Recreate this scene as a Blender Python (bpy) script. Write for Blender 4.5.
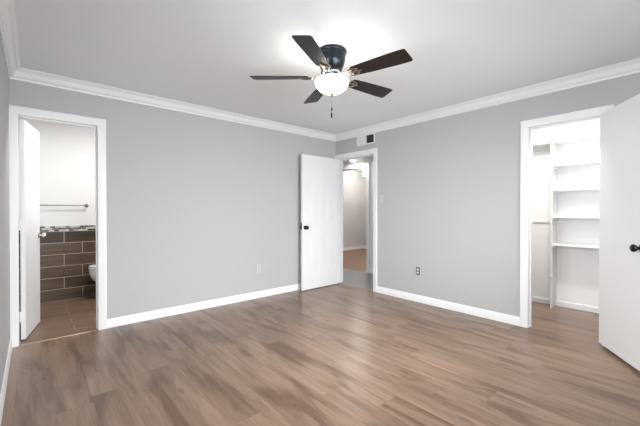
import bpy, bmesh, math, random
from mathutils import Vector, Matrix
random.seed(7)
S = bpy.context.scene
COL = S.collection
for o in list(bpy.data.objects):
    bpy.data.objects.remove(o)
PI = math.pi
R = math.radians

# ------------------------------------------------------------------ camera
cd = bpy.data.cameras.new('camera')
cam = bpy.data.objects.new('camera', cd)
COL.objects.link(cam)
cd.sensor_width = 36.0
cd.lens = 327.5 / 640 * 36.0
cd.clip_start = 0.02
cam.location = (-3.796, -3.932, 1.195)
cam.rotation_euler = (R(90 - 0.385), 0, R(48.74 - 90))
S.camera = cam

# ------------------------------------------------------------------ view and world
S.view_settings.view_transform = 'Standard'
S.view_settings.look = 'None'
S.view_settings.gamma = 1.0
S.view_settings.use_curve_mapping = False
S.view_settings.exposure = 0.12
w = bpy.data.worlds.new('world')
S.world = w
w.use_nodes = True
w.node_tree.nodes['Background'].inputs[0].default_value = (0.75, 0.85, 1.0, 1)
w.node_tree.nodes['Background'].inputs[1].default_value = 1.0


def area(name, loc, rot, sx, sy, power, color=(1, 1, 1), spread=180):
    l = bpy.data.lights.new(name, 'AREA')
    l.shape = 'RECTANGLE'
    l.size = sx
    l.size_y = sy
    l.energy = power
    l.color = color
    l.spread = R(spread)
    o = bpy.data.objects.new(name, l)
    o.location = loc
    o.rotation_euler = rot
    COL.objects.link(o)
    return o


def point(name, loc, power, color=(1, 1, 1), radius=0.08, parent=None):
    l = bpy.data.lights.new(name, 'POINT')
    l.energy = power
    l.color = color
    l.shadow_soft_size = radius
    o = bpy.data.objects.new(name, l)
    o.location = loc
    COL.objects.link(o)
    if parent:
        o.parent = parent
    return o


# daylight through the unseen window behind the camera and the added left wall window
area('daylight', (-2.05, -4.42, 1.5), (R(62), 0, 0), 2.8, 1.1, 106, (0.95, 0.98, 1.0), 120)
area('daylight', (-4.17, -2.90, 1.5), (R(67), 0, R(-90)), 1.2, 1.1, 57, (0.95, 0.98, 1.0), 125)
FAN_LAMP = 5.0         # emission of the fan's glass bowl
FAN_BULB = 2.2           # each of the three bulbs inside it
CLOSET_LAMP = 22
BATH_LAMP = 19
HALL_LAMP = 6.5
FAR_LAMP = 45


# ------------------------------------------------------------------ materials
def lamp_disc(name, loc, power, color=(1, 1, 1), size=0.22):
    """the light a ceiling lamp throws downwards, placed just under its glass"""
    l = bpy.data.lights.new(name, 'AREA')
    l.shape = 'DISK'
    l.size = size
    l.energy = power
    l.color = color
    l.spread = R(180)
    o = bpy.data.objects.new(name, l)
    o.location = loc
    COL.objects.link(o)
    return o


def mat(name, base, rough=0.5, metal=0.0, spec=0.5, emit=None, bump=None, coat=0.0):
    m = bpy.data.materials.new(name)
    m.use_nodes = True
    nt = m.node_tree
    b = nt.nodes['Principled BSDF']
    b.inputs['Base Color'].default_value = (*base, 1)
    b.inputs['Roughness'].default_value = rough
    b.inputs['Metallic'].default_value = metal
    b.inputs['Specular IOR Level'].default_value = spec
    b.inputs['Coat Weight'].default_value = coat
    if emit:
        b.inputs['Emission Color'].default_value = (*emit[0], 1)
        b.inputs['Emission Strength'].default_value = emit[1]
    # every surface gets a faint procedural variation
    tc = nt.nodes.new('ShaderNodeTexCoord')
    n = nt.nodes.new('ShaderNodeTexNoise')
    n.inputs['Scale'].default_value = bump[0] if bump else 60
    n.inputs['Detail'].default_value = 3
    nt.links.new(tc.outputs['Object'], n.inputs['Vector'])
    bp = nt.nodes.new('ShaderNodeBump')
    bp.inputs['Strength'].default_value = bump[1] if bump else 0.03
    bp.inputs['Distance'].default_value = 0.002
    nt.links.new(n.outputs['Fac'], bp.inputs['Height'])
    nt.links.new(bp.outputs['Normal'], b.inputs['Normal'])
    return m


def mathn(nt, op, a, b=None, c=None):
    n = nt.nodes.new('ShaderNodeMath')
    n.operation = op
    for i, v in enumerate((a, b, c)):
        if v is None:
            continue
        if isinstance(v, (int, float)):
            n.inputs[i].default_value = v
        else:
            nt.links.new(v, n.inputs[i])
    return n.outputs[0]


def ramp(nt, fac, stops):
    n = nt.nodes.new('ShaderNodeValToRGB')
    el = n.color_ramp.elements
    while len(el) < len(stops):
        el.new(0.5)
    for e, (p, c) in zip(el, stops):
        e.position = p
        e.color = (*c, 1) if len(c) == 3 else c
    nt.links.new(fac, n.inputs['Fac'])
    return n.outputs['Color']


def mixc(nt, fac, a, b, mode='MIX'):
    n = nt.nodes.new('ShaderNodeMix')
    n.data_type = 'RGBA'
    n.blend_type = mode
    for sock, v in ((n.inputs[0], fac), (n.inputs[6], a), (n.inputs[7], b)):
        if isinstance(v, (int, float)):
            sock.default_value = v
        elif isinstance(v, tuple):
            sock.default_value = (*v, 1)
        else:
            nt.links.new(v, sock)
    return n.outputs[2]


def plank_material(name, u_axis, v_axis, L, W, shift, tones, grain_dark, gap_col, gap=0.0016,
                   rough=0.38, knots=True, random_shift=True, gap_fac=1.0, grain=0.5, u_off=0.0, row_fac=1.0, streak=0.0):
    """boards laid along u_axis, rows stacked along v_axis, in world metres"""
    m = bpy.data.materials.new(name)
    m.use_nodes = True
    nt = m.node_tree
    b = nt.nodes['Principled BSDF']
    g = nt.nodes.new('ShaderNodeNewGeometry')
    sp = nt.nodes.new('ShaderNodeSeparateXYZ')
    nt.links.new(g.outputs['Position'], sp.inputs[0])
    u = sp.outputs['XYZ'.index(u_axis)]
    v = sp.outputs['XYZ'.index(v_axis)]
    vr = mathn(nt, 'DIVIDE', v, W)
    row = mathn(nt, 'FLOOR', vr)
    if random_shift:
        wn = nt.nodes.new('ShaderNodeTexWhiteNoise')
        wn.noise_dimensions = '1D'
        nt.links.new(row, wn.inputs['W'])
        off = mathn(nt, 'MULTIPLY', wn.outputs['Value'], L)
    else:
        off = mathn(nt, 'ADD', mathn(nt, 'MULTIPLY', mathn(nt, 'PINGPONG', row, 1.0), shift), u_off)
    uu = mathn(nt, 'DIVIDE', mathn(nt, 'ADD', u, off), L)
    cell = mathn(nt, 'FLOOR', uu)
    cv = nt.nodes.new('ShaderNodeCombineXYZ')
    nt.links.new(row, cv.inputs[0])
    nt.links.new(cell, cv.inputs[1])
    wn2 = nt.nodes.new('ShaderNodeTexWhiteNoise')
    wn2.noise_dimensions = '3D'
    nt.links.new(cv.outputs[0], wn2.inputs['Vector'])
    rnd = wn2.outputs['Value']
    # grain coordinates: stretched along u, moved per board
    gc = nt.nodes.new('ShaderNodeCombineXYZ')
    nt.links.new(mathn(nt, 'ADD', mathn(nt, 'MULTIPLY', u, 1.3), mathn(nt, 'MULTIPLY', rnd, 37.0)), gc.inputs[0])
    nt.links.new(mathn(nt, 'MULTIPLY', v, 20.0), gc.inputs[1])
    nt.links.new(mathn(nt, 'MULTIPLY', rnd, 11.0), gc.inputs[2])
    n1 = nt.nodes.new('ShaderNodeTexNoise')
    n1.inputs['Scale'].default_value = 1.0
    n1.inputs['Detail'].default_value = 5
    n1.inputs['Roughness'].default_value = 0.62
    n1.inputs['Distortion'].default_value = 0.5
    nt.links.new(gc.outputs[0], n1.inputs['Vector'])
    n2 = nt.nodes.new('ShaderNodeTexNoise')
    n2.inputs['Scale'].default_value = 5.0
    n2.inputs['Detail'].default_value = 4
    nt.links.new(gc.outputs[0], n2.inputs['Vector'])
    base = ramp(nt, rnd, [(i / (len(tones) - 1), t) for i, t in enumerate(tones)])
    g1 = ramp(nt, n1.outputs['Fac'], [(0.38, grain_dark), (0.62, (1.06, 1.05, 1.04))])
    c = mixc(nt, grain, base, g1, 'MULTIPLY')
    g2 = ramp(nt, n2.outputs['Fac'], [(0.35, (0.86, 0.85, 0.84)), (0.6, (1.03, 1.03, 1.03))])
    c = mixc(nt, 0.5, c, g2, 'MULTIPLY')
    if streak:
        sc = nt.nodes.new('ShaderNodeCombineXYZ')
        nt.links.new(mathn(nt, 'ADD', mathn(nt, 'MULTIPLY', u, 1.0), mathn(nt, 'MULTIPLY', rnd, 23.0)), sc.inputs[0])
        nt.links.new(mathn(nt, 'MULTIPLY', v, 5.0), sc.inputs[1])
        n3 = nt.nodes.new('ShaderNodeTexNoise')
        n3.inputs['Scale'].default_value = 1.25
        n3.inputs['Detail'].default_value = 5
        n3.inputs['Distortion'].default_value = 0.7
        nt.links.new(sc.outputs[0], n3.inputs['Vector'])
        c = mixc(nt, streak, c, ramp(nt, n3.outputs['Fac'], [(0.36, (0.56, 0.48, 0.43)), (0.50, (1, 1, 1)), (0.68, (1.12, 1.12, 1.12))]), 'MULTIPLY')
    if knots:
        kc = nt.nodes.new('ShaderNodeCombineXYZ')
        nt.links.new(mathn(nt, 'MULTIPLY', u, 2.4), kc.inputs[0])
        nt.links.new(mathn(nt, 'MULTIPLY', v, 7.5), kc.inputs[1])
        vo = nt.nodes.new('ShaderNodeTexVoronoi')
        vo.inputs['Scale'].default_value = 1.0
        nt.links.new(kc.outputs[0], vo.inputs['Vector'])
        sel = nt.nodes.new('ShaderNodeSeparateColor')
        nt.links.new(vo.outputs['Color'], sel.inputs[0])
        keep = mathn(nt, 'GREATER_THAN', sel.outputs[0], 0.6)
        kf = ramp(nt, vo.outputs['Distance'], [(0.04, (1, 1, 1)), (0.17, (0, 0, 0))])
        kf2 = mathn(nt, 'MULTIPLY', mathn(nt, 'MULTIPLY', kf, keep), 0.7)
        c = mixc(nt, kf2, c, (0.10, 0.062, 0.042))
    # gaps
    fv = mathn(nt, 'FRACT', vr)
    dv = mathn(nt, 'MULTIPLY', mathn(nt, 'MINIMUM', fv, mathn(nt, 'SUBTRACT', 1.0, fv)), W)
    fu = mathn(nt, 'FRACT', uu)
    du = mathn(nt, 'MULTIPLY', mathn(nt, 'MINIMUM', fu, mathn(nt, 'SUBTRACT', 1.0, fu)), L)
    d = mathn(nt, 'MINIMUM', dv, du)
    isv = mathn(nt, 'MULTIPLY', mathn(nt, 'LESS_THAN', dv, gap), row_fac)
    isg = mathn(nt, 'MULTIPLY', mathn(nt, 'MAXIMUM', isv, mathn(nt, 'LESS_THAN', du, gap)), gap_fac)
    c = mixc(nt, isg, c, gap_col)
    nt.links.new(c, b.inputs['Base Color'])
    rr = mathn(nt, 'ADD', mathn(nt, 'MULTIPLY', n2.outputs['Fac'], 0.12), rough - 0.06)
    nt.links.new(rr, b.inputs['Roughness'])
    bp = nt.nodes.new('ShaderNodeBump')
    bp.inputs['Strength'].default_value = 0.12
    bp.inputs['Distance'].default_value = 0.001
    nt.links.new(n2.outputs['Fac'], bp.inputs['Height'])
    nt.links.new(bp.outputs['Normal'], b.inputs['Normal'])
    return m


M = {}
M['wall'] = mat('grey wall paint', (0.475, 0.474, 0.473), 0.75, bump=(180, 0.12))
M['ceiling'] = mat('ceiling paint', (0.86, 0.875, 0.89), 0.85, bump=(120, 0.15))
M['white_wall'] = mat('white wall paint', (0.80, 0.80, 0.80), 0.7, bump=(150, 0.1))
M['hall_wall'] = mat('pale hall paint', (0.80, 0.80, 0.80), 0.7, bump=(150, 0.1))
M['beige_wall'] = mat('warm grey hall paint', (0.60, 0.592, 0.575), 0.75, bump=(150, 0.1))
M['trim'] = mat('white trim paint', (0.82, 0.82, 0.825), 0.38)
M['door'] = mat('white door paint', (0.80, 0.80, 0.805), 0.36)
M['shelf'] = mat('white shelf paint', (0.84, 0.84, 0.84), 0.5)
M['closet_wall'] = mat('closet white paint', (0.90, 0.90, 0.90), 0.7, bump=(150, 0.1))
M['black'] = mat('black metal', (0.012, 0.012, 0.013), 0.28, metal=0.6)
M['chrome'] = mat('brushed nickel', (0.62, 0.61, 0.60), 0.25, metal=1.0)
M['dark_chrome'] = mat('dark nickel', (0.30, 0.30, 0.31), 0.3, metal=1.0)
M['bronze'] = mat('dark blue bronze', (0.018, 0.026, 0.035), 0.3, metal=0.75, coat=0.3)
M['bracket'] = mat('antique brass bracket', (0.20, 0.155, 0.11), 0.3, metal=0.85)
M['ceramic'] = mat('white ceramic', (0.85, 0.85, 0.85), 0.08, coat=0.5)
M['plate'] = mat('white plastic plate', (0.78, 0.78, 0.78), 0.4)
M['grey_plate'] = mat('pale grey painted plate', (0.55, 0.553, 0.556), 0.5)
M['dark_plate'] = mat('dark grey plastic', (0.09, 0.09, 0.095), 0.4)
M['slot'] = mat('dark slot', (0.02, 0.02, 0.02), 0.8)
M['strip'] = mat('tan metal strip', (0.36, 0.28, 0.20), 0.4, metal=0.4)
M['hall_tile'] = mat('pale grey hall floor', (0.25, 0.252, 0.25), 0.35, bump=(14, 0.3))
M['bowl'] = mat('lit frosted glass', (0.9, 0.88, 0.84), 0.4, emit=((1.0, 0.93, 0.82), FAN_LAMP))
M['lamp'] = mat('lit lamp glass', (0.9, 0.9, 0.88), 0.4, emit=((1.0, 0.95, 0.88), 3.0))
M['far_lamp'] = mat('bright lamp glass', (0.9, 0.9, 0.88), 0.4, emit=((1.0, 0.97, 0.93), 45.0))
M['wood'] = plank_material('wood plank floor', 'Y', 'X', 1.25, 0.185, 0,
                           [(0.236, 0.154, 0.105), (0.268, 0.178, 0.123), (0.250, 0.165, 0.113), (0.286, 0.192, 0.133)],
                           (0.62, 0.56, 0.52), (0.11, 0.07, 0.05), gap=0.0012, rough=0.30, gap_fac=0.4, grain=0.62, streak=0.9)
M['far_wood'] = plank_material('far room wood floor', 'Y', 'X', 1.2, 0.13, 0,
                               [(0.24, 0.125, 0.075), (0.29, 0.155, 0.095)], (0.7, 0.65, 0.62), (0.08, 0.04, 0.03),
                               rough=0.42, knots=False)
M['bath_floor'] = plank_material('bathroom wood look floor tile', 'X', 'Y', 0.605, 0.155, 0.20,
                                 [(0.170, 0.104, 0.070), (0.230, 0.147, 0.102), (0.195, 0.122, 0.084)],
                                 (0.6, 0.56, 0.54), (0.46, 0.37, 0.29), gap=0.0035, rough=0.33, knots=False,
                                 random_shift=False, gap_fac=0.8, grain=0.7, u_off=0.257, row_fac=0.6)
M['bath_wall_tile'] = plank_material('dark wood look wall tile', 'X', 'Z', 0.605, 0.1535, 0.20,
                                     [(0.050, 0.031, 0.021), (0.135, 0.092, 0.064), (0.080, 0.052, 0.036), (0.110, 0.074, 0.052)],
                                     (0.55, 0.52, 0.5), (0.42, 0.34, 0.27), gap=0.0045, rough=0.42, knots=False,
                                     random_shift=False, grain=0.8, u_off=0.257)


def mosaic_material():
    m = bpy.data.materials.new('glass mosaic')
    m.use_nodes = True
    nt = m.node_tree
    b = nt.nodes['Principled BSDF']
    g = nt.nodes.new('ShaderNodeNewGeometry')
    sp = nt.nodes.new('ShaderNodeSeparateXYZ')
    nt.links.new(g.outputs['Position'], sp.inputs[0])
    vr = mathn(nt, 'DIVIDE', mathn(nt, 'SUBTRACT', sp.outputs[2], 0.9215), 0.0235)
    row = mathn(nt, 'FLOOR', vr)
    uu = mathn(nt, 'ADD', mathn(nt, 'DIVIDE', sp.outputs[0], 0.052), mathn(nt, 'MULTIPLY', row, 0.37))
    cv = nt.nodes.new('ShaderNodeCombineXYZ')
    nt.links.new(row, cv.inputs[0])
    nt.links.new(mathn(nt, 'FLOOR', uu), cv.inputs[1])
    wn = nt.nodes.new('ShaderNodeTexWhiteNoise')
    nt.links.new(cv.outputs[0], wn.inputs['Vector'])
    c = ramp(nt, wn.outputs['Value'], [(0.0, (0.03, 0.028, 0.026)), (0.3, (0.12, 0.115, 0.1)), (0.5, (0.34, 0.36, 0.33)),
                                       (0.8, (0.55, 0.56, 0.52))])
    fv = mathn(nt, 'FRACT', vr)
    fu = mathn(nt, 'FRACT', uu)
    gp = mathn(nt, 'MAXIMUM', mathn(nt, 'LESS_THAN', fv, 0.1), mathn(nt, 'LESS_THAN', fu, 0.06))
    c = mixc(nt, gp, c, (0.5, 0.48, 0.44))
    nt.links.new(c, b.inputs['Base Color'])
    b.inputs['Roughness'].default_value = 0.2
    return m


M['mosaic'] = mosaic_material()


def blade_material():
    m = bpy.data.materials.new('dark walnut blade')
    m.use_nodes = True
    nt = m.node_tree
    b = nt.nodes['Principled BSDF']
    tc = nt.nodes.new('ShaderNodeTexCoord')
    mp = nt.nodes.new('ShaderNodeMapping')
    mp.inputs['Scale'].default_value = (3, 40, 3)
    nt.links.new(tc.outputs['Object'], mp.inputs['Vector'])
    n = nt.nodes.new('ShaderNodeTexNoise')
    n.inputs['Scale'].default_value = 1.2
    n.inputs['Detail'].default_value = 5
    n.inputs['Distortion'].default_value = 0.6
    nt.links.new(mp.outputs[0], n.inputs['Vector'])
    c = ramp(nt, n.outputs['Fac'], [(0.3, (0.007, 0.005, 0.005)), (0.7, (0.026, 0.015, 0.012))])
    nt.links.new(c, b.inputs['Base Color'])
    b.inputs['Roughness'].default_value = 0.42
    b.inputs['Specular IOR Level'].default_value = 0.35
    return m


M['blade'] = blade_material()


def glass_material():
    m = bpy.data.materials.new('window glass')
    m.use_nodes = True
    nt = m.node_tree
    nt.nodes.remove(nt.nodes['Principled BSDF'])
    out = nt.nodes['Material Output']
    t = nt.nodes.new('ShaderNodeBsdfTransparent')
    gl = nt.nodes.new('ShaderNodeBsdfGlossy')
    gl.inputs['Roughness'].default_value = 0.02
    fr = nt.nodes.new('ShaderNodeFresnel')
    mx = nt.nodes.new('ShaderNodeMixShader')
    nt.links.new(fr.outputs[0], mx.inputs[0])
    nt.links.new(t.outputs[0], mx.inputs[1])
    nt.links.new(gl.outputs[0], mx.inputs[2])
    nt.links.new(mx.outputs[0], out.inputs['Surface'])
    return m


M['glass'] = glass_material()


# ------------------------------------------------------------------ mesh helpers
class MB:
    def __init__(self):
        self.bm = bmesh.new()

    def box(self, x0, x1, y0, y1, z0, z1):
        x0, x1 = min(x0, x1), max(x0, x1)
        y0, y1 = min(y0, y1), max(y0, y1)
        z0, z1 = min(z0, z1), max(z0, z1)
        v = [self.bm.verts.new(p) for p in ((x0, y0, z0), (x1, y0, z0), (x1, y1, z0), (x0, y1, z0),
                                            (x0, y0, z1), (x1, y0, z1), (x1, y1, z1), (x0, y1, z1))]
        for f in ((0, 3, 2, 1), (4, 5, 6, 7), (0, 1, 5, 4), (1, 2, 6, 5), (2, 3, 7, 6), (3, 0, 4, 7)):
            self.bm.faces.new([v[i] for i in f])
        return v

    def xform(self, verts, mtx):
        for v in verts:
            v.co = mtx @ v.co

    def lathe(self, prof, n=40, mtx=None, sx=1.0, sy=1.0, cap=True):
        """prof: (r, z) from one end to the other"""
        rings, new = [], []
        for r, z in prof:
            if r < 1e-6:
                rg = [self.bm.verts.new((0, 0, z))]
            else:
                rg = [self.bm.verts.new((r * sx * math.cos(2 * PI * k / n), r * sy * math.sin(2 * PI * k / n), z)) for k in range(n)]
            rings.append(rg)
            new += rg
        for a, b in zip(rings, rings[1:]):
            for k in range(n):
                k2 = (k + 1) % n
                if len(a) == 1 and len(b) == 1:
                    continue
                if len(a) == 1:
                    self.bm.faces.new((a[0], b[k], b[k2]))
                elif len(b) == 1:
                    self.bm.faces.new((a[k], b[0], a[k2]))
                else:
                    self.bm.faces.new((a[k], b[k], b[k2], a[k2]))
        for rg in (rings[0], rings[-1]):
            if len(rg) > 1 and cap:
                self.bm.faces.new(rg)
        if mtx:
            self.xform(new, mtx)
        return new

    def cyl(self, p0, p1, r, n=20, r1=None):
        p0, p1 = Vector(p0), Vector(p1)
        d = p1 - p0
        q = d.to_track_quat('Z', 'Y').to_matrix().to_4x4()
        return self.lathe([(r, 0), (r if r1 is None else r1, d.length)], n, Matrix.Translation(p0) @ q)

    def tube(self, pts, r, n=10):
        pts = [Vector(p) for p in pts]
        rings = []
        for i, p in enumerate(pts):
            t = (pts[min(i + 1, len(pts) - 1)] - pts[max(i - 1, 0)]).normalized()
            q = t.to_track_quat('Z', 'Y').to_matrix()
            rings.append([self.bm.verts.new(p + q @ Vector((r * math.cos(2 * PI * k / n), r * math.sin(2 * PI * k / n), 0))) for k in range(n)])
        for a, b in zip(rings, rings[1:]):
            for k in range(n):
                self.bm.faces.new((a[k], a[(k + 1) % n], b[(k + 1) % n], b[k]))
        self.bm.faces.new(rings[0])
        self.bm.faces.new(rings[-1])

    def prism(self, outline, z0, z1, mtx=None):
        a = [self.bm.verts.new((x, y, z0)) for x, y in outline]
        b = [self.bm.verts.new((x, y, z1)) for x, y in outline]
        n = len(a)
        self.bm.faces.new(a)
        self.bm.faces.new(b)
        for k in range(n):
            self.bm.faces.new((a[k], a[(k + 1) % n], b[(k + 1) % n], b[k]))
        if mtx:
            self.xform(a + b, mtx)

    def sweep(self, rings):
        """rings: lists of points, same count; joined in order, capped"""
        rr = [[self.bm.verts.new(p) for p in rg] for rg in rings]
        n = len(rr[0])
        for a, b in zip(rr, rr[1:]):
            for k in range(n):
                self.bm.faces.new((a[k], a[(k + 1) % n], b[(k + 1) % n], b[k]))
        self.bm.faces.new(rr[0])
        self.bm.faces.new(rr[-1])

    def build(self, name, m, parent=None, loc=None, rot=None, bevel=0, smooth=35, solid=False):
        bmesh.ops.recalc_face_normals(self.bm, faces=self.bm.faces[:])
        me = bpy.data.meshes.new(name)
        self.bm.to_mesh(me)
        self.bm.free()
        me.materials.append(m)
        if smooth:
            for p in me.polygons:
                p.use_smooth = True
            me.set_sharp_from_angle(angle=R(smooth))
        o = bpy.data.objects.new(name, me)
        COL.objects.link(o)
        if loc:
            o.location = loc
        if rot:
            o.rotation_euler = rot
        if bevel:
            md = o.modifiers.new('bevel', 'BEVEL')
            md.width = bevel
            md.segments = 2
            md.limit_method = 'ANGLE'
        if parent:
            o.parent = parent
        return o


def tag(o, label, cat, group=None, kind=None):
    o['label'] = label
    o['category'] = cat
    if group:
        o['group'] = group
    if kind:
        o['kind'] = kind
    return o


def struct(o, label, cat):
    return tag(o, label, cat, kind='structure')


def thing(name, label, cat, loc=(0, 0, 0), rotz=0, group=None, kind=None):
    o = bpy.data.objects.new(name, None)
    o.empty_display_size = 0.1
    COL.objects.link(o)
    o.location = loc
    o.rotation_euler = (0, 0, rotz)
    return tag(o, label, cat, group, kind)


# ------------------------------------------------------------------ dimensions
XL, YF, H, T = -3.947, -4.20, 2.44, 0.115      # left wall, wall behind camera, ceiling, wall thickness
HEAD = 2.045                                    # door head
BD0, BD1 = -3.892, -3.305                       # bathroom doorway in the back wall (x)
HD0, HD1 = -0.060, -0.808                       # hall doorway in the right wall (y)
CD0, CD1 = -2.825, -3.405                       # closet doorway in the right wall (y)
CAS = 0.070                                     # casing width
HH = 2.205                                      # the hall's lowered ceiling
HX = 1.07                                       # hall's far wall
CXB = 1.17                                      # closet back wall
CY0, CY1 = -2.02, -4.00                         # closet ends

# ------------------------------------------------------------------ floors and ceilings
b = MB(); b.box(XL - T, 0, YF - T, 0, -0.05, 0); b.box(0, CXB + .01, CY1 - .01, CY0 + .01, -0.05, 0)
struct(b.build('floor', M['wood'], smooth=0), 'brown wood plank floor of the empty bedroom running on into the closet', 'floor')
b = MB(); b.box(-4.06, -2.28, 0, 1.63, -0.05, 0)
struct(b.build('floor', M['bath_floor'], smooth=0), 'wood look tile floor of the bathroom behind the left doorway', 'floor')
b = MB(); b.box(0, HX, -1.9, 1.6, -0.05, 0)
struct(b.build('floor', M['hall_tile'], smooth=0), 'pale grey hall floor just beyond the middle doorway', 'floor')
b = MB(); b.box(HX, 4.4, -1.9, 3.2, -0.05, 0)
struct(b.build('floor', M['far_wood'], smooth=0), 'reddish wood floor of the far room beyond the hall', 'floor')
b = MB(); b.box(XL - T, 0.0, YF - T, 0.0, H, H + .05)
struct(b.build('ceiling', M['ceiling'], smooth=0), 'pale grey white bedroom ceiling around the fan', 'ceiling')
b = MB(); b.box(0.0, CXB + T, CY1 - T, CY0 + T, H, H + .05)
struct(b.build('ceiling', M['white_wall'], smooth=0), 'white ceiling of the lit closet', 'ceiling')
b = MB(); b.box(-4.06, -2.28, 0.0, 1.74, H, H + .05)
struct(b.build('ceiling', M['white_wall'], smooth=0), 'white ceiling of the bathroom', 'ceiling')
b = MB(); b.box(T, HX, -1.905, 1.6, HH, HH + .05)
struct(b.build('ceiling', M['ceiling'], smooth=0), 'lowered ceiling of the hall beyond the middle doorway', 'ceiling')
b = MB(); b.box(HX, 4.4, -1.905, 3.2, H, H + .05)
struct(b.build('ceiling', M['white_wall'], smooth=0), 'white ceiling of the far room', 'ceiling')


# ------------------------------------------------------------------ walls
def wall_along_x(x0, x1, y0, y1, openings, top=H):
    b = MB()
    cur = x0
    for a, c, z0, z1 in sorted(openings):
        b.box(cur, a, y0, y1, 0, top)
        if z0 > 0:
            b.box(a, c, y0, y1, 0, z0)
        b.box(a, c, y0, y1, z1, top)
        cur = c
    b.box(cur, x1, y0, y1, 0, top)
    return b


def wall_along_y(y0, y1, x0, x1, openings, top=H):
    b = MB()
    cur = y0
    for a, c, z0, z1 in sorted(openings):
        b.box(x0, x1, cur, a, 0, top)
        if z0 > 0:
            b.box(x0, x1, a, c, 0, z0)
        b.box(x0, x1, a, c, z1, top)
        cur = c
    b.box(x0, x1, cur, y1, 0, top)
    return b


J = 0.018   # jamb thickness
struct(wall_along_x(XL, T, 0, T, [(BD0 - J, BD1 + J, 0, HEAD + J)]).build('wall_back', M['wall'], smooth=0),
       'light grey back wall with the bathroom doorway at its left end', 'wall')
struct(wall_along_y(YF, 0, 0, T, [(HD1 - J, HD0 + J, 0, HEAD + J), (CD1 - J, CD0 + J, 0, HEAD + J)]).build('wall_right', M['wall'], smooth=0),
       'light grey right wall with the hall doorway and the closet doorway', 'wall')
LWIN = (-3.50, -2.30, 0.90, 2.10)  # unseen window added to brighten the right wall and closet door
struct(wall_along_y(YF, T, XL - T, XL, [LWIN]).build('wall_left', M['wall'], smooth=0), 'light grey left wall at the very edge of the view', 'wall')
WIN = [(-3.50, -0.60, 0.90, 2.10)]  # unseen window, made wide to even out the light on the ceiling
struct(wall_along_x(XL - T, T, YF - T, YF, WIN).build('wall_front', M['wall'], smooth=0),
       'light grey wall with the unseen widened window behind the camera', 'wall')
# bathroom shell
b = MB(); b.box(-4.06, -2.28, 1.63, 1.74, 0, H)
struct(b.build('wall_bathroom_back', M['white_wall'], smooth=0), 'white bathroom wall above the dark tiles', 'wall')
b = MB(); b.box(-4.06, -3.962, T, 1.63, 0, H)
struct(b.build('wall_bathroom_left', M['white_wall'], smooth=0), 'white left wall of the bathroom behind its door', 'wall')
b = MB(); b.box(-2.515, -2.40, T, 1.63, 0, H)
struct(b.build('wall_bathroom_right', M['white_wall'], smooth=0), 'white right wall of the bathroom beside the toilet tank', 'wall')
b = MB(); b.box(-3.962, -2.515, 1.618, 1.63, 0, 0.9215)
struct(b.build('wall_bathroom_tiles', M['bath_wall_tile'], smooth=0), 'dark brown wood look tiles on the lower bathroom wall', 'tiled wall')
b = MB(); b.box(-3.962, -2.515, 1.616, 1.63, 0.9215, 0.992)
struct(b.build('trim_1', M['mosaic'], smooth=0), 'glass mosaic border strip along the top of the brown bathroom tiles', 'tile border')
# closet shell
b = MB(); b.box(CXB, CXB + T, CY1, CY0, 0, H)
struct(b.build('wall_closet_back', M['closet_wall'], smooth=0), 'bright white back wall of the closet behind the shelves', 'wall')
b = MB(); b.box(T, CXB + T, CY0, -1.905, 0, H)
struct(b.build('wall_closet_left', M['closet_wall'], smooth=0), 'white left end wall of the closet', 'wall')
b = MB(); b.box(T, CXB + T, CY1 - T, CY1, 0, H)
struct(b.build('wall_closet_right', M['closet_wall'], smooth=0), 'white right end wall of the closet', 'wall')
# hall and far room
b = MB(); b.box(0, T, T, 1.7, 0, H)
struct(b.build('wall_hall_left', M['hall_wall'], smooth=0), 'left side wall of the hall hidden behind the open door', 'wall')
OY0, OY1 = 0.235, 1.25
b = wall_along_y(-1.905, 1.7, HX, HX + T, [(OY0, OY1, 0, 2.045)])
struct(b.build('wall_hall', M['hall_wall'], smooth=0), 'pale hall wall facing the middle doorway with a cased opening', 'wall')
b = MB(); b.box(T, HX, 1.6, 1.7, 0, H)
struct(b.build('wall_hall_end', M['white_wall'], smooth=0), 'pale end wall of the hall', 'wall')
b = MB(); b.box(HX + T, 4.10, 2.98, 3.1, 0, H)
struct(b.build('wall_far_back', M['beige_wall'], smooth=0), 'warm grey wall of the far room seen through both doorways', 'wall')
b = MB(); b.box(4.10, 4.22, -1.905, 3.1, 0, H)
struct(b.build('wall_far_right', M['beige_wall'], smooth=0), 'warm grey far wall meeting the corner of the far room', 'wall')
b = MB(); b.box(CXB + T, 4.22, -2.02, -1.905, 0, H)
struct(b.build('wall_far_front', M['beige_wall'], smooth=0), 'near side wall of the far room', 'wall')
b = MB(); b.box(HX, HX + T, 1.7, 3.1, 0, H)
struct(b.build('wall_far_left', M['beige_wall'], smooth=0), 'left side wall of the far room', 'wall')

# ------------------------------------------------------------------ crown moulding (ogee profile swept round the room)
CR_P, CR_D = 0.074, 0.095    # projection on ceiling, drop on wall
prof = [(0, -CR_D), (0.007, -CR_D), (0.010, -CR_D + .010)]
for k in range(9):
    t = k / 8
    prof.append((0.012 + 0.046 * t, -CR_D + 0.016 + 0.058 * (t - 0.16 * math.sin(2 * PI * t))))
prof += [(0.063, -0.015), (0.068, -0.012), (CR_P, -0.006), (CR_P, 0), (0, 0)]


def inner(d, s):
    """corner s of the bedroom moved d inwards"""
    return {'LB': (XL + d, -d), 'RB': (-d, -d), 'RF': (-d, YF + d), 'LF': (XL + d, YF + d)}[s]


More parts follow.
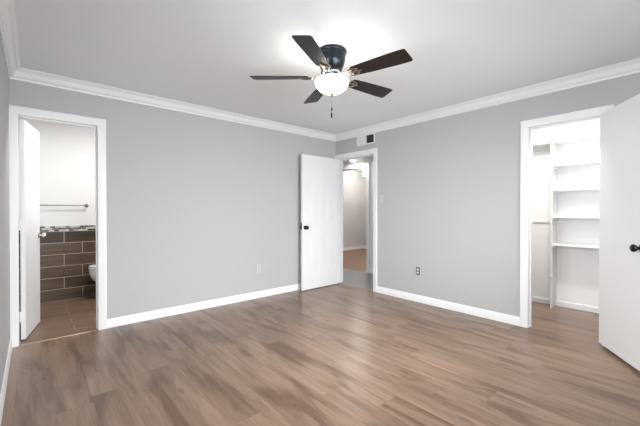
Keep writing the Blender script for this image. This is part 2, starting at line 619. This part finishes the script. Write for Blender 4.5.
cn = [('LB', 'RB', 'back', 'far left wall'), ('RB', 'RF', 'right', 'right wall'),
      ('RF', 'LF', 'front', 'wall behind the camera'), ('LF', 'LB', 'left', 'left wall')]
for i, (a, c, side, txt) in enumerate(cn):
    b = MB()
    b.sweep([[(*inner(d, s), H + z) for d, z in prof] for s in (a, c)])
    struct(b.build('trim_%d' % (i + 2), M['trim'], smooth=30), 'white crown moulding along the top of the %s' % txt, 'crown moulding')

# ------------------------------------------------------------------ baseboards
BH = 0.092
BP = [(0, 0), (0.013, 0), (0.013, BH - .022), (0.010, BH - .016), (0.008, BH - .006), (0.004, BH), (0, BH)]


def baseboard(name, p0, p1, n, label, k=1.0):
    b = MB()
    b.sweep([[(p[0] + n[0] * d, p[1] + n[1] * d, z * k) for d, z in BP] for p in (p0, p1)])
    return struct(b.build(name, M['trim'], smooth=30), label, 'baseboard')


baseboard('baseboard_back', (BD1 + CAS, 0), (0, 0), (0, -1), 'white baseboard along the back wall between the bathroom doorway and the corner')
baseboard('baseboard_right', (0, HD1 - CAS), (0, CD0 + CAS), (-1, 0), 'white baseboard along the right wall between hall and closet doorways')
baseboard('baseboard_right_near', (0, CD1 - CAS), (0, YF), (-1, 0), 'white baseboard on the right wall behind the open closet door')
baseboard('baseboard_left', (XL, YF), (XL, 0), (1, 0), 'white baseboard along the left wall')
baseboard('baseboard_front', (XL + .014, YF), (-.014, YF), (0, 1), 'white baseboard along the wall behind the camera')
baseboard('baseboard_closet', (CXB, CY1), (CXB, CY0), (-1, 0), 'white baseboard inside the closet under the shelves', .75)
baseboard('baseboard_hall', (HX, -1.9), (HX, OY0 - .06), (-1, 0), 'short white baseboard on the hall wall beside the cased opening')
baseboard('baseboard_far_back', (HX + T, 2.98), (4.10, 2.98), (0, -1), 'white baseboard on the far room wall')
baseboard('baseboard_far_right', (4.10, 2.98), (4.10, -1.9), (-1, 0), 'white baseboard right of the far room corner')


# ------------------------------------------------------------------ door casings with jambs and stops
def casing_profile():
    return [(0.0, 0.0), (0.0, 0.010), (0.010, 0.013), (0.045, 0.017), (0.060, 0.019), (CAS, 0.017), (CAS, 0.0)]


def casing(num, axis, a, c, face, outn, label, z1=HEAD, stop=None, first_stop=True):
    """mitred casing round an opening a..c along axis; face = wall plane coordinate, outn = +-1 direction out of the wall"""
    a, c = min(a, c), max(a, c)
    rv = 0.006
    b = MB()

    def P(u, d, z):
        v = face + outn * d
        return (u, v, z) if axis == 'x' else (v, u, z)
    pr = [(-rv + e if False else e, d) for e, d in casing_profile()]
    rings = []
    path = [(a - 0, 0.0, -1, 0), (a - 0, z1, -1, 1), (c, z1, 1, 1), (c, 0.0, 1, 0)]
    for u, z, su, sz in path:
        rings.append([P(u + su * e, d, z + sz * e) for e, d in pr])
    b.sweep(rings)
    # jamb lining through the wall
    v0, v1 = face, face - outn * T
    lo, hi = min(v0, v1), max(v0, v1)

    def B(u0, u1, w0, w1, zz0, zz1):
        if axis == 'x':
            b.box(u0, u1, w0, w1, zz0, zz1)
        else:
            b.box(w0, w1, u0, u1, zz0, zz1)
    B(a - J, a, lo, hi, 0, z1 + J)
    B(c, c + J, lo, hi, 0, z1 + J)
    B(a, c, lo, hi, z1, z1 + J)
    if stop is not None:
        s0, s1 = stop
        if first_stop:
            B(a, a + .011, s0, s1, 0, z1)
        B(c - .011, c, s0, s1, 0, z1)
        B(a + .011, c - .011, s0, s1, z1 - .011, z1)
    return struct(b.build('trim_%d' % num, M['trim'], smooth=25), label, 'door casing')


casing(6, 'x', BD0, BD1, 0.0, -1, 'white casing and jamb around the bathroom doorway', stop=(.040, .075), first_stop=False)
casing(7, 'y', HD1, HD0, 0.0, -1, 'white casing and jamb around the hall doorway by the corner', stop=(.040, .075))
casing(8, 'y', CD1, CD0, 0.0, -1, 'white casing and jamb around the closet doorway', stop=(.040, .075))
casing(9, 'y', OY0, OY1, HX, -1, 'white casing around the opening on the far side of the hall', z1=2.045)

# floor transition strips
b = MB(); b.sweep([[(x, -0.012, 0), (x, -0.006, .004), (x, .012, .005), (x, .022, 0)] for x in (BD0, BD1)])
struct(b.build('trim_10', M['strip'], smooth=25), 'thin tan threshold strip in the bathroom doorway', 'threshold')
b = MB(); b.sweep([[(-.004, y, 0), (.004, y, .006), (.035, y, .006), (.045, y, 0)] for y in (HD1, HD0)])
struct(b.build('trim_11', M['strip'], smooth=25), 'thin tan threshold strip in the hall doorway', 'threshold')
b = MB(); b.sweep([[(HX - .012, y, 0), (HX - .004, y, .005), (HX + .02, y, .005), (HX + .03, y, 0)] for y in (OY0, OY1)])
struct(b.build('trim_12', M['strip'], smooth=25), 'thin strip where grey hall floor meets reddish wood', 'threshold')

# ------------------------------------------------------------------ unseen windows, placed and sized for the light they give
def window(name, label, face, outn, axis, u0, u1, z0, z1):
    """sash window in an opening u0..u1; face = room side plane, outn = direction towards the outside"""
    fw = 0.045

    def B(mb, a0, a1, d0, d1, c0, c1):
        p, q = face + outn * d0, face + outn * d1
        if axis == 'x':
            mb.box(a0, a1, p, q, c0, c1)
        else:
            mb.box(p, q, a0, a1, c0, c1)
    fr = MB()
    zm = (z0 + z1) / 2
    for (a0, a1, c0, c1) in ((u0, u0 + fw, z0, z1), (u1 - fw, u1, z0, z1), (u0 + fw, u1 - fw, z0, z0 + fw),
                             (u0 + fw, u1 - fw, z1 - fw, z1), (u0 + fw, u1 - fw, zm - .02, zm + .02)):
        B(fr, a0, a1, .03, .09, c0, c1)
    f = struct(fr.build(name, M['trim'], smooth=0, bevel=.002), label, 'window')
    g = MB(); B(g, u0 + fw, u1 - fw, .058, .062, z0 + fw, z1 - fw)
    g.build('window_glass', M['glass'], f, smooth=0)
    s = MB(); B(s, u0 - .03, u1 + .03, -.05, 0, z0 - .022, z0)
    s.build('window_sill', M['trim'], f, smooth=0, bevel=.003)


window('window_1', 'unseen white sash window in the wall behind the camera, widened to spread daylight', YF, -1, 'x', *WIN[0])
window('added_window', 'unseen white sash window added in the left wall to light the right wall', XL, -1, 'y', *LWIN)


# ------------------------------------------------------------------ doors
def door_leaf(name, label, hinge, rotz, wdt, side, panels=False, zb=0.010, zt=2.035, th=0.035):
    """local x from hinge to free edge; leaf occupies y 0..side*th"""
    t = thing(name, label, 'door', hinge, rotz, kind='structure')
    b = MB()
    y0, y1 = sorted((0, side * th))
    if not panels:
        b.box(0, wdt, y0, y1, zb, zt)
    else:
        st = 0.105
        mid = wdt / 2
        ps = []
        for (z0, z1) in ((0.22, 0.80), (0.99, 1.62), (1.74, 1.92)):
            ps.append((st, mid - st / 2, z0, z1))
            ps.append((mid + st / 2, wdt - st, z0, z1))
        xs = [0, st, mid - st / 2, mid + st / 2, wdt - st, wdt]
        zs = [zb, .22, .80, .99, 1.62, 1.74, 1.92, zt]
        for yy, s in ((y0, -1), (y1, 1)):
            for i in range(5):
                for j in range(7):
                    a0, a1, c0, c1 = xs[i], xs[i + 1], zs[j], zs[j + 1]
                    if i in (1, 3) and j in (1, 3, 5):
                        loops = []
                        for ins, dep in ((0, 0), (.012, .0042), (.030, .0042), (.050, .001)):
                            loops.append([b.bm.verts.new((xx, yy - s * dep, zz)) for xx, zz in
                                          ((a0 + ins, c0 + ins), (a1 - ins, c0 + ins), (a1 - ins, c1 - ins), (a0 + ins, c1 - ins))])
                        for l0, l1 in zip(loops, loops[1:]):
                            for k in range(4):
                                b.bm.faces.new((l0[k], l0[(k + 1) % 4], l1[(k + 1) % 4], l1[k]))
                        b.bm.faces.new(loops[-1])
                    else:
                        b.bm.faces.new([b.bm.verts.new(p) for p in ((a0, yy, c0), (a1, yy, c0), (a1, yy, c1), (a0, yy, c1))])
        for (p, q) in (((0, zb), (wdt, zb)), ((wdt, zb), (wdt, zt)), ((wdt, zt), (0, zt)), ((0, zt), (0, zb))):
            b.bm.faces.new([b.bm.verts.new(v) for v in ((p[0], y0, p[1]), (q[0], y0, q[1]), (q[0], y1, q[1]), (p[0], y1, p[1]))])
        bmesh.ops.remove_doubles(b.bm, verts=b.bm.verts[:], dist=1e-5)
    b.build('door_leaf', M['door'], t, smooth=25, bevel=0 if panels else .0025)
    return t


def round_knob(parent, x, z, ysurf, s, m):
    """rosette, neck and ball standing out of the leaf along s*y"""
    b = MB()
    b.lathe([(0, 0), (.031, 0), (.032, .003), (.028, .007), (.014, .010), (.011, .014), (.011, .026), (.016, .032), (.025, .040),
             (.0285, .049), (.027, .058), (.019, .065), (.008, .068), (0, .0685)], 28,
            Matrix.Translation((x, ysurf, z)) @ Matrix.Rotation(-s * PI / 2, 4, 'X'))
    return b.build('door_knob', m, parent, smooth=40)


def hinges(parent, zs, m, y):
    for z in zs:
        b = MB()
        b.cyl((-.006, y, z - .045), (-.006, y, z + .045), .0065, 12)
        b.cyl((-.006, y, z + .045), (-.006, y, z + .051), .0045, 12, .002)
        b.box(-.006, .030, y - .0012, y + .0012, z - .044, z + .044)
        b.build('hinge', m, parent, smooth=40)


# hall door: opened into the bedroom, standing almost parallel to the back wall
d1 = door_leaf('door_1', 'white six panel door with black knob, open against the back wall', (-0.020, -0.075, 0), R(180.5), 0.780, 1, True)
round_knob(d1, 0.722, 0.945, 0.035, 1, M['black'])
round_knob(d1, 0.722, 0.945, 0.0, -1, M['black'])
b = MB(); b.box(.780, .7815, .006, .029, .91, 1.02)
b.box(.7815, .7900, .011, .024, .952, .978)
b.build('latch', M['black'], d1, smooth=0)
hinges(d1, (.25, 1.06, 1.83), M['trim'], 0.037)

# bathroom door: swung into the bathroom
ang = math.atan2(0.57, 0.112)
d2 = door_leaf('door_2', 'plain white door with nickel handle, open inside the bathroom', (-3.849, 0.124, 0), ang, 0.568, 1)
b = MB()
b.lathe([(0, 0), (.030, 0), (.031, .004), (.026, .008), (.011, .010), (.010, .040), (0, .041)], 24,
        Matrix.Translation((.505, 0, .938)) @ Matrix.Rotation(PI / 2, 4, 'X'))
b.lathe([(0, 0), (.020, 0), (.026, .008), (.027, .020), (.022, .030), (0, .033)], 24,
        Matrix.Translation((.505, -.032, .938)) @ Matrix.Rotation(PI / 2, 4, 'X'))
b.build('door_handle', M['chrome'], d2, smooth=40)
b = MB(); b.box(.5680, .5695, .006, .029, .88, .99)
b.build('latch', M['chrome'], d2, smooth=0)
hinges(d2, (.22, 1.06, 1.83), M['trim'], 0.037)

# closet door: opened past square into the bedroom, cut by the frame on the right
ca = R(123)
d3 = door_leaf('door_3', 'plain white closet door with black knob, open at the right edge', (-0.030, -3.384, 0),
               math.atan2(math.cos(ca), -math.sin(ca)), 0.620, 1, zb=.028, zt=2.050)
round_knob(d3, 0.562, 0.925, 0.0, -1, M['black'])
round_knob(d3, 0.562, 0.925, 0.035, 1, M['black'])
hinges(d3, (.25, 1.06, 1.83), M['black'], 0.038)

# ------------------------------------------------------------------ ceiling fan
FX, FY = -2.032, -2.062
fan = thing('ceiling_fan', 'dark five blade ceiling fan with a lit frosted glass bowl', 'ceiling fan', (FX, FY, H))
b = MB()
b.lathe([(0, 0), (.113, 0), (.118, -.006), (.118, -.018), (.114, -.026), (.110, -.030), (.110, -.044), (.106, -.052), (.106, -.070), (.098, -.098),
         (.088, -.122), (.080, -.138), (.072, -.146), (0, -.146)], 48)
b.build('motor_housing', M['bronze'], fan, smooth=40)
b = MB()
b.lathe([(0, -.146), (.066, -.146), (.080, -.152), (.086, -.160), (.086, -.174), (.078, -.182), (.056, -.186), (.050, -.198), (.070, -.206), (.074, -.222), (0, -.222)], 40)
for k in range(3):
    q = R(30 + 120 * k)
    b.tube([(.055 * math.cos(q), .055 * math.sin(q), -.210), (.127 * math.cos(q), .127 * math.sin(q), -.230)], .004, 8)
b.build('light_fitter', M['bronze'], fan, smooth=40)
b = MB()
outer = [(.130, -.227), (.1325, -.232)]
for k in range(1, 13):
    t = k / 12 * PI / 2
    outer.append((.1325 * math.cos(t) ** 0.8 if k < 12 else 0, -.232 - .095 * math.sin(t)))
inner_ = [(r * .965, max(z, z + .005)) for r, z in reversed(outer[1:-1])]
b.lathe(outer + [(0, outer[-1][1] + .005)] + inner_ + [(.126, -.227), (.130, -.227)], 48, cap=False)
bmesh.ops.remove_doubles(b.bm, verts=b.bm.verts[:], dist=1e-5)
b.build('glass_bowl', M['bowl'], fan, smooth=50)
for k in range(3):
    q = R(90 + 120 * k)
    point('fan_bulb', (.090 * math.cos(q), .090 * math.sin(q), -.236), FAN_BULB, (1, .96, .9), .016, fan)
b = MB()
b.lathe([(0, -.328), (.016, -.329), (.017, -.333), (.009, -.338), (.011, -.345), (.007, -.352), (0, -.354)], 20)
b.build('finial', M['bracket'], fan, smooth=40)
for (dx, dy, z0, z1) in ((.004, .005, -.433, -.464), (-.008, -.006, -.479, -.521)):
    c = MB()
    n = int((z0 + .345) / -.0042)
    for k in range(n):
        c.lathe([(0, -.0018), (.0014, 0), (0, .0018)], 6, Matrix.Translation((dx, dy, -.345 - k * .0042)))
    c.cyl((dx, dy, -.345), (dx, dy, z0), .0006, 6)
    co = c.build('pull_chain', M['chrome'], fan, smooth=50)
    f = MB()
    f.lathe([(0, z0 + .002), (.003, z0), (.0058, z0 - .006), (.0062, z1 + .008), (.0045, z1 + .001), (0, z1)], 14, Matrix.Translation((dx, dy, 0)))
    f.build('chain_fob', M['black'], co, smooth=45)


def blade_mesh():
    """blade along local +x, flat, thickness 6 mm"""
    out = []
    L0, L1 = .185, .631
    w0, w1 = .052, .070
    rc = .020
    out.append((L0, -w0 + .012)); out.append((L0 + .010, -w0))
    out.append((L0 + .12, -w0 - .009)); out.append((L1 - .10, -w1))
    for k in range(7):
        t = -PI / 2 + k / 6 * PI / 2
        out.append((L1 - rc - .008 + rc * math.cos(t), -w1 + rc + rc * math.sin(t)))
    for k in range(7):
        t = k / 6 * PI / 2
        out.append((L1 - rc + rc * math.cos(t), w1 - rc + rc * math.sin(t)))
    out.append((L1 - .10, w1)); out.append((L0 + .12, w0 + .009))
    out.append((L0 + .010, w0)); out.append((L0, w0 - .012))
    b = MB()
    b.prism(out, -.003, .003)
    bmesh.ops.triangulate(b.bm, faces=[f for f in b.bm.faces if len(f.verts) > 4])
    return b


def bracket_mesh():
    b = MB()
    # arm from hub
    b.sweep([[(x, -w, z - .003), (x, w, z - .003), (x, w, z + .003), (x, -w, z + .003)] for x, w, z in
             ((.070, .016, .020), (.095, .014, .018), (.118, .012, .008), (.140, .013, -.004), (.160, .018, -.007))])
    # two open scroll loops under the blade root
    for s in (-1, 1):
        pts = []
        for k in range(19):
            t = k / 18 * 2 * PI
            pts.append((.195 + .042 * math.cos(t + PI), s * (.022 + .016 * math.sin(t)), -.0075))
        b.tube(pts, .0045, 8)
    b.box(.205, .262, -.010, .010, -.0105, -.004)
    for x, y in ((.225, 0), (.250, 0), (.238, 0)):
        b.cyl((x, y, -.0135), (x, y, -.009), .005, 10)
    return b


PITCH = R(-12)
blade0 = None
for k in range(5):
    a = R(-149.9 + 72 * k)
    mtx = (0, 0, -.202)
    if blade0 is None:
        blade0 = blade_mesh().build('blade', M['blade'], fan, loc=mtx, smooth=30, bevel=.0015)
        br0 = bracket_mesh().build('blade_bracket', M['bracket'], blade0, smooth=40)
        bl = blade0
    else:
        bl = blade0.copy(); COL.objects.link(bl); bl.parent = fan
        br = br0.copy(); COL.objects.link(br); br.parent = bl
    bl.rotation_mode = 'XYZ'
    bl.rotation_euler = (PITCH, 0, a)
    bl.scale = (1.03 if k == 0 else 1.0, 1, 1)

# ------------------------------------------------------------------ air vent above the hall door
vy0, vy1, vz0, vz1 = -0.480, -0.838, 2.196, 2.344
v = thing('air_vent', 'white wall air vent with a near-black panel as its open square, above the hall doorway', 'air vent', (0, (vy0 + vy1) / 2, vz0))
vc = (vy0 + vy1) / 2


def VB(mb, y0, y1, z0, z1, x0, x1):
    mb.box(x0, x1, y0 - vc, y1 - vc, z0 - vz0, z1 - vz0)


b = MB()
sq0, sq1 = -0.676, -0.818
for (y0, y1, z0, z1) in ((vy0, vy0 - .020, vz0, vz1), (vy1, sq1, vz0, vz1), (vy0 - .02, sq1, vz0, vz0 + .016), (vy0 - .02, sq1, vz1 - .014, vz1),
                         (sq0, sq0 + .018, vz0 + .016, vz1 - .014)):
    VB(b, y0, y1, z0, z1, -.012, 0)
b.build('vent_frame', M['plate'], v, smooth=0, bevel=.002)
b = MB()
for k in range(9):
    z = vz0 + .022 + k * .0132
    vv = b.box(-.009, .002 - .004, vy0 - .02 - vc, sq0 + .018 - vc, z - vz0, z - vz0 + .0025)
    b.xform(vv, Matrix.Translation((-.004, 0, z - vz0)) @ Matrix.Rotation(R(48), 4, 'Y') @ Matrix.Translation((.004, 0, -(z - vz0))))
b.build('louvre', M['plate'], v, smooth=0)
b = MB(); VB(b, vy0 - .02, sq0 + .018, vz0 + .016, vz1 - .014, -.0022, -.0005)
b.build('backing', M['plate'], v, smooth=0)
b = MB(); VB(b, sq0, sq1, vz0 + .016, vz1 - .014, -.003, -.0005)  # flat near-black panel, the shade inside the duct put into its colour
b.build('dark_duct_panel', M['slot'], v, smooth=0)
b = MB()
for k in range(4):
    y = sq0 - .012 - k * .030
    VB(b, y, y - .002, vz0 + .016, vz1 - .014, -.010, -.003)
for k in range(3):
    z = vz0 + .045 + k * .03
    VB(b, sq0, sq1, z, z + .002, -.010, -.003)
b.build('grid_vane', M['dark_plate'], v, smooth=0)


# ------------------------------------------------------------------ outlets and switch
def duplex(t, mface, w_, h_, mplate, axis):
    """plate in local frame: face looks to -x (axis 'y' wall) built in local coords with z up"""
    b = MB()
    b.prism([(-w_ / 2, -h_ / 2), (w_ / 2, -h_ / 2), (w_ / 2, h_ / 2), (-w_ / 2, h_ / 2)], 0, .005,
            Matrix.Rotation(PI / 2, 4, 'X'))
    b.build('cover_plate', mplate, t, smooth=0, bevel=.0015)
    for s in (-1, 1):
        c = MB()
        pts = [(.0165 * math.cos(q) * 1.0, s * .0195 + .0135 * math.sin(q)) for q in [k / 20 * 2 * PI for k in range(20)]]
        c.prism(pts, .005, .0065, Matrix.Rotation(PI / 2, 4, 'X'))
        f = c.build('socket', mface, t, smooth=25)
        e = MB()
        for dx in (-.006, .006):
            e.box(dx - .0011, dx + .0011, -.0070, -.0064, s * .0195 - .001, s * .0195 + .007)
        e.cyl((0, -.0064, s * .0195 - .0075), (0, -.0070, s * .0195 - .0075), .0024, 10)
        e.build('socket_slots', M['slot'], f, smooth=0)


o1 = thing('electrical_outlet', 'pale painted duplex outlet low on the back wall', 'outlet', (-1.470, 0, .403))
duplex(o1, M['grey_plate'], .070, .114, M['grey_plate'], 'x')
o2 = thing('electrical_outlet', 'dark bordered duplex outlet low on the right wall', 'outlet', (0, -1.554, .405), R(-90))
duplex(o2, M['plate'], .054, .102, M['dark_plate'], 'y')
t = thing('light_switch', 'pale grey switch plate on the wall right of the hall doorway', 'light switch', (0, -.957, 1.365), R(-90))
b = MB(); b.box(-.030, .030, -.005, 0, -.057, .057); b.build('cover_plate', M['grey_plate'], t, smooth=0, bevel=.0015)
b = MB(); b.sweep([[(x, -.005, -.012), (x, -.015, .004), (x, -.014, .009), (x, -.005, .012)] for x in (-.005, .005)])
b.build('toggle', M['grey_plate'], t, smooth=0)

# ------------------------------------------------------------------ closet: built-in shelves
XF = 0.955
sh = thing('shelf_unit', 'white built in shelves on the back wall of the closet', 'shelves', (CXB, -2.80, 0))


def SB(x0, x1, y0, y1, z0, z1, name, bevel=.0015):
    b = MB(); b.box(x0 - CXB, x1 - CXB, y0 + 2.80, y1 + 2.80, z0, z1)
    return b.build(name, M['shelf'], sh, smooth=0, bevel=bevel)


SB(XF, CXB, -2.800, -2.782, 0, 2.020, 'divider')
SB(XF, CXB, -3.760, -3.742, 0, 2.020, 'divider')
SB(XF - .008, CXB, CY1, CY0, 2.020, 2.040, 'shelf')
for z in (1.745, 1.443, 1.118, 0.780):
    SB(XF, CXB, -3.742, -2.800, z - .010, z + .010, 'shelf')
    SB(XF + .015, CXB, -2.814, -2.800, z - .035, z - .010, 'cleat')
SB(CXB - .018, CXB, -2.782, CY0, 1.968, 2.020, 'cleat')
SB(CXB - .018, CXB, -2.782, CY0, 1.042, 1.062, 'cleat')
SB(XF - .010, XF + .03, -2.806, -2.778, .375, .405, 'bracket')
b = MB(); b.lathe([(0, 0), (.13, 0), (.135, -.01), (.12, -.045), (.07, -.07), (0, -.078)], 32)
o = b.build('lamp_shade', M['lamp'], thing('ceiling_light', 'round lit ceiling light inside the closet', 'ceiling light', (.28, -3.0, H)), smooth=45)
lamp_disc('closet_light', (.28, -3.0, H - .085), CLOSET_LAMP, (1, .975, .94))

# ------------------------------------------------------------------ bathroom: towel bar, toilet, lamp
t = thing('towel_bar', 'thin dark nickel towel bar on the white bathroom wall', 'towel bar', (-3.46, 1.63, 1.268))
b = MB(); b.cyl((-.385, -.062, 0), (.238, -.062, 0), .0068, 16); b.build('rail', M['dark_chrome'], t, smooth=40)
for s in (-.375, .225):
    b = MB()
    b.lathe([(0, 0), (.024, 0), (.025, .004), (.018, .010), (.0095, .016), (.0095, .048), (.013, .054), (.013, .070), (0, .073)], 20,
            Matrix.Translation((s, 0, 0)) @ Matrix.Rotation(PI / 2, 4, 'X'))
    b.build('mounting_post', M['dark_chrome'], t, smooth=40)

tw = thing('toilet', 'white toilet bowl just showing behind the right side of the bathroom doorway', 'toilet', (-2.895, 1.405, 0.0))
tw.scale = (1, 1, 1.05)


def egg(cx, a_front, a_back, hw, n=36):
    """egg outline pointing to -x"""
    r = []
    for k in range(n):
        q = 2 * PI * k / n
        cxn, syn = math.cos(q), math.sin(q)
        r.append((cx + (a_front if cxn < 0 else a_back) * cxn, hw * syn))
    return r


b = MB()
rings = []
for (cx, af, ab, hw, z) in ((.0, .23, .20, .115, 0), (.0, .23, .20, .115, .02), (.0, .21, .19, .095, .10), (-.01, .20, .20, .10, .18), (-.05, .255, .22, .155, .255),
                            (-.06, .275, .22, .178, .32), (-.06, .28, .22, .182, .375), (-.06, .28, .22, .182, .395), (-.06, .25, .19, .155, .396)):
    rings.append([(x, y, z) for x, y in egg(cx, af, ab, hw)])
b.sweep(rings)
b.build('bowl', M['ceramic'], tw, smooth=50)
for nm, z0, z1, k in (('seat', .397, .417, 1.0), ('lid', .419, .440, .99)):
    b = MB()
    rings = [[(x, y, z) for x, y in egg(-.06, .285 * k * q, .22 * k * q, .187 * k * q)] for z, q in ((z0, .97), (z0 + .005, 1), (z1 - .007, 1), (z1, .95))]
    b.sweep(rings)
    b.build(nm, M['ceramic'], tw, smooth=40)
b = MB(); b.box(.165, .365, -.20, .20, .39, .74); b.build('tank', M['ceramic'], tw, smooth=0, bevel=.02)
b = MB(); b.box(.155, .372, -.21, .21, .742, .772); b.build('tank_lid', M['ceramic'], tw, smooth=0, bevel=.008)
b = MB(); b.box(.10, .34, -.10, .10, .25, .392); b.build('tank_support', M['ceramic'], tw, smooth=0, bevel=.01)
b = MB(); b.lathe([(0, 0), (.13, 0), (.135, -.01), (.12, -.045), (.07, -.07), (0, -.078)], 32)
b.build('lamp_shade', M['lamp'], thing('ceiling_light', 'round lit ceiling light in the bathroom', 'ceiling light', (-2.95, .60, H)), smooth=45)
lamp_disc('bathroom_light', (-2.95, .60, H - .085), BATH_LAMP, (1, .98, .95))

# ------------------------------------------------------------------ hall and far room lamps
hl = thing('ceiling_light', 'small white flush ceiling light in the hall', 'ceiling light', (.93, .48, HH))
b = MB(); b.lathe([(0, 0), (.075, 0), (.078, -.008), (.072, -.016), (0, -.018)], 28); b.build('base', M['trim'], hl, smooth=40)
b = MB(); b.lathe([(0, -.018), (.055, -.018), (.058, -.03), (.04, -.05), (0, -.056)], 28); b.build('lamp_shade', M['lamp'], hl, smooth=45)
lamp_disc('hall_light', (.93, .48, HH - .060), HALL_LAMP, (1, .98, .96), .10)
fl = thing('ceiling_light', 'bright round lamp glowing in the far room beyond the hall', 'ceiling light', (3.45, 2.32, H))
b = MB(); b.lathe([(0, 0), (.07, 0), (.07, -.02), (.02, -.025), (.018, -.08), (0, -.08)], 28); b.build('base', M['trim'], fl, smooth=40)
b = MB(); b.lathe([(0, -.08), (.05, -.085), (.085, -.12), (.10, -.17), (.08, -.22), (.04, -.245), (0, -.25)], 28); b.build('lamp_shade', M['far_lamp'], fl, smooth=45)
point('far_room_light', (2.4, 1.0, 2.25), FAR_LAMP, (1, .985, .965), .12)
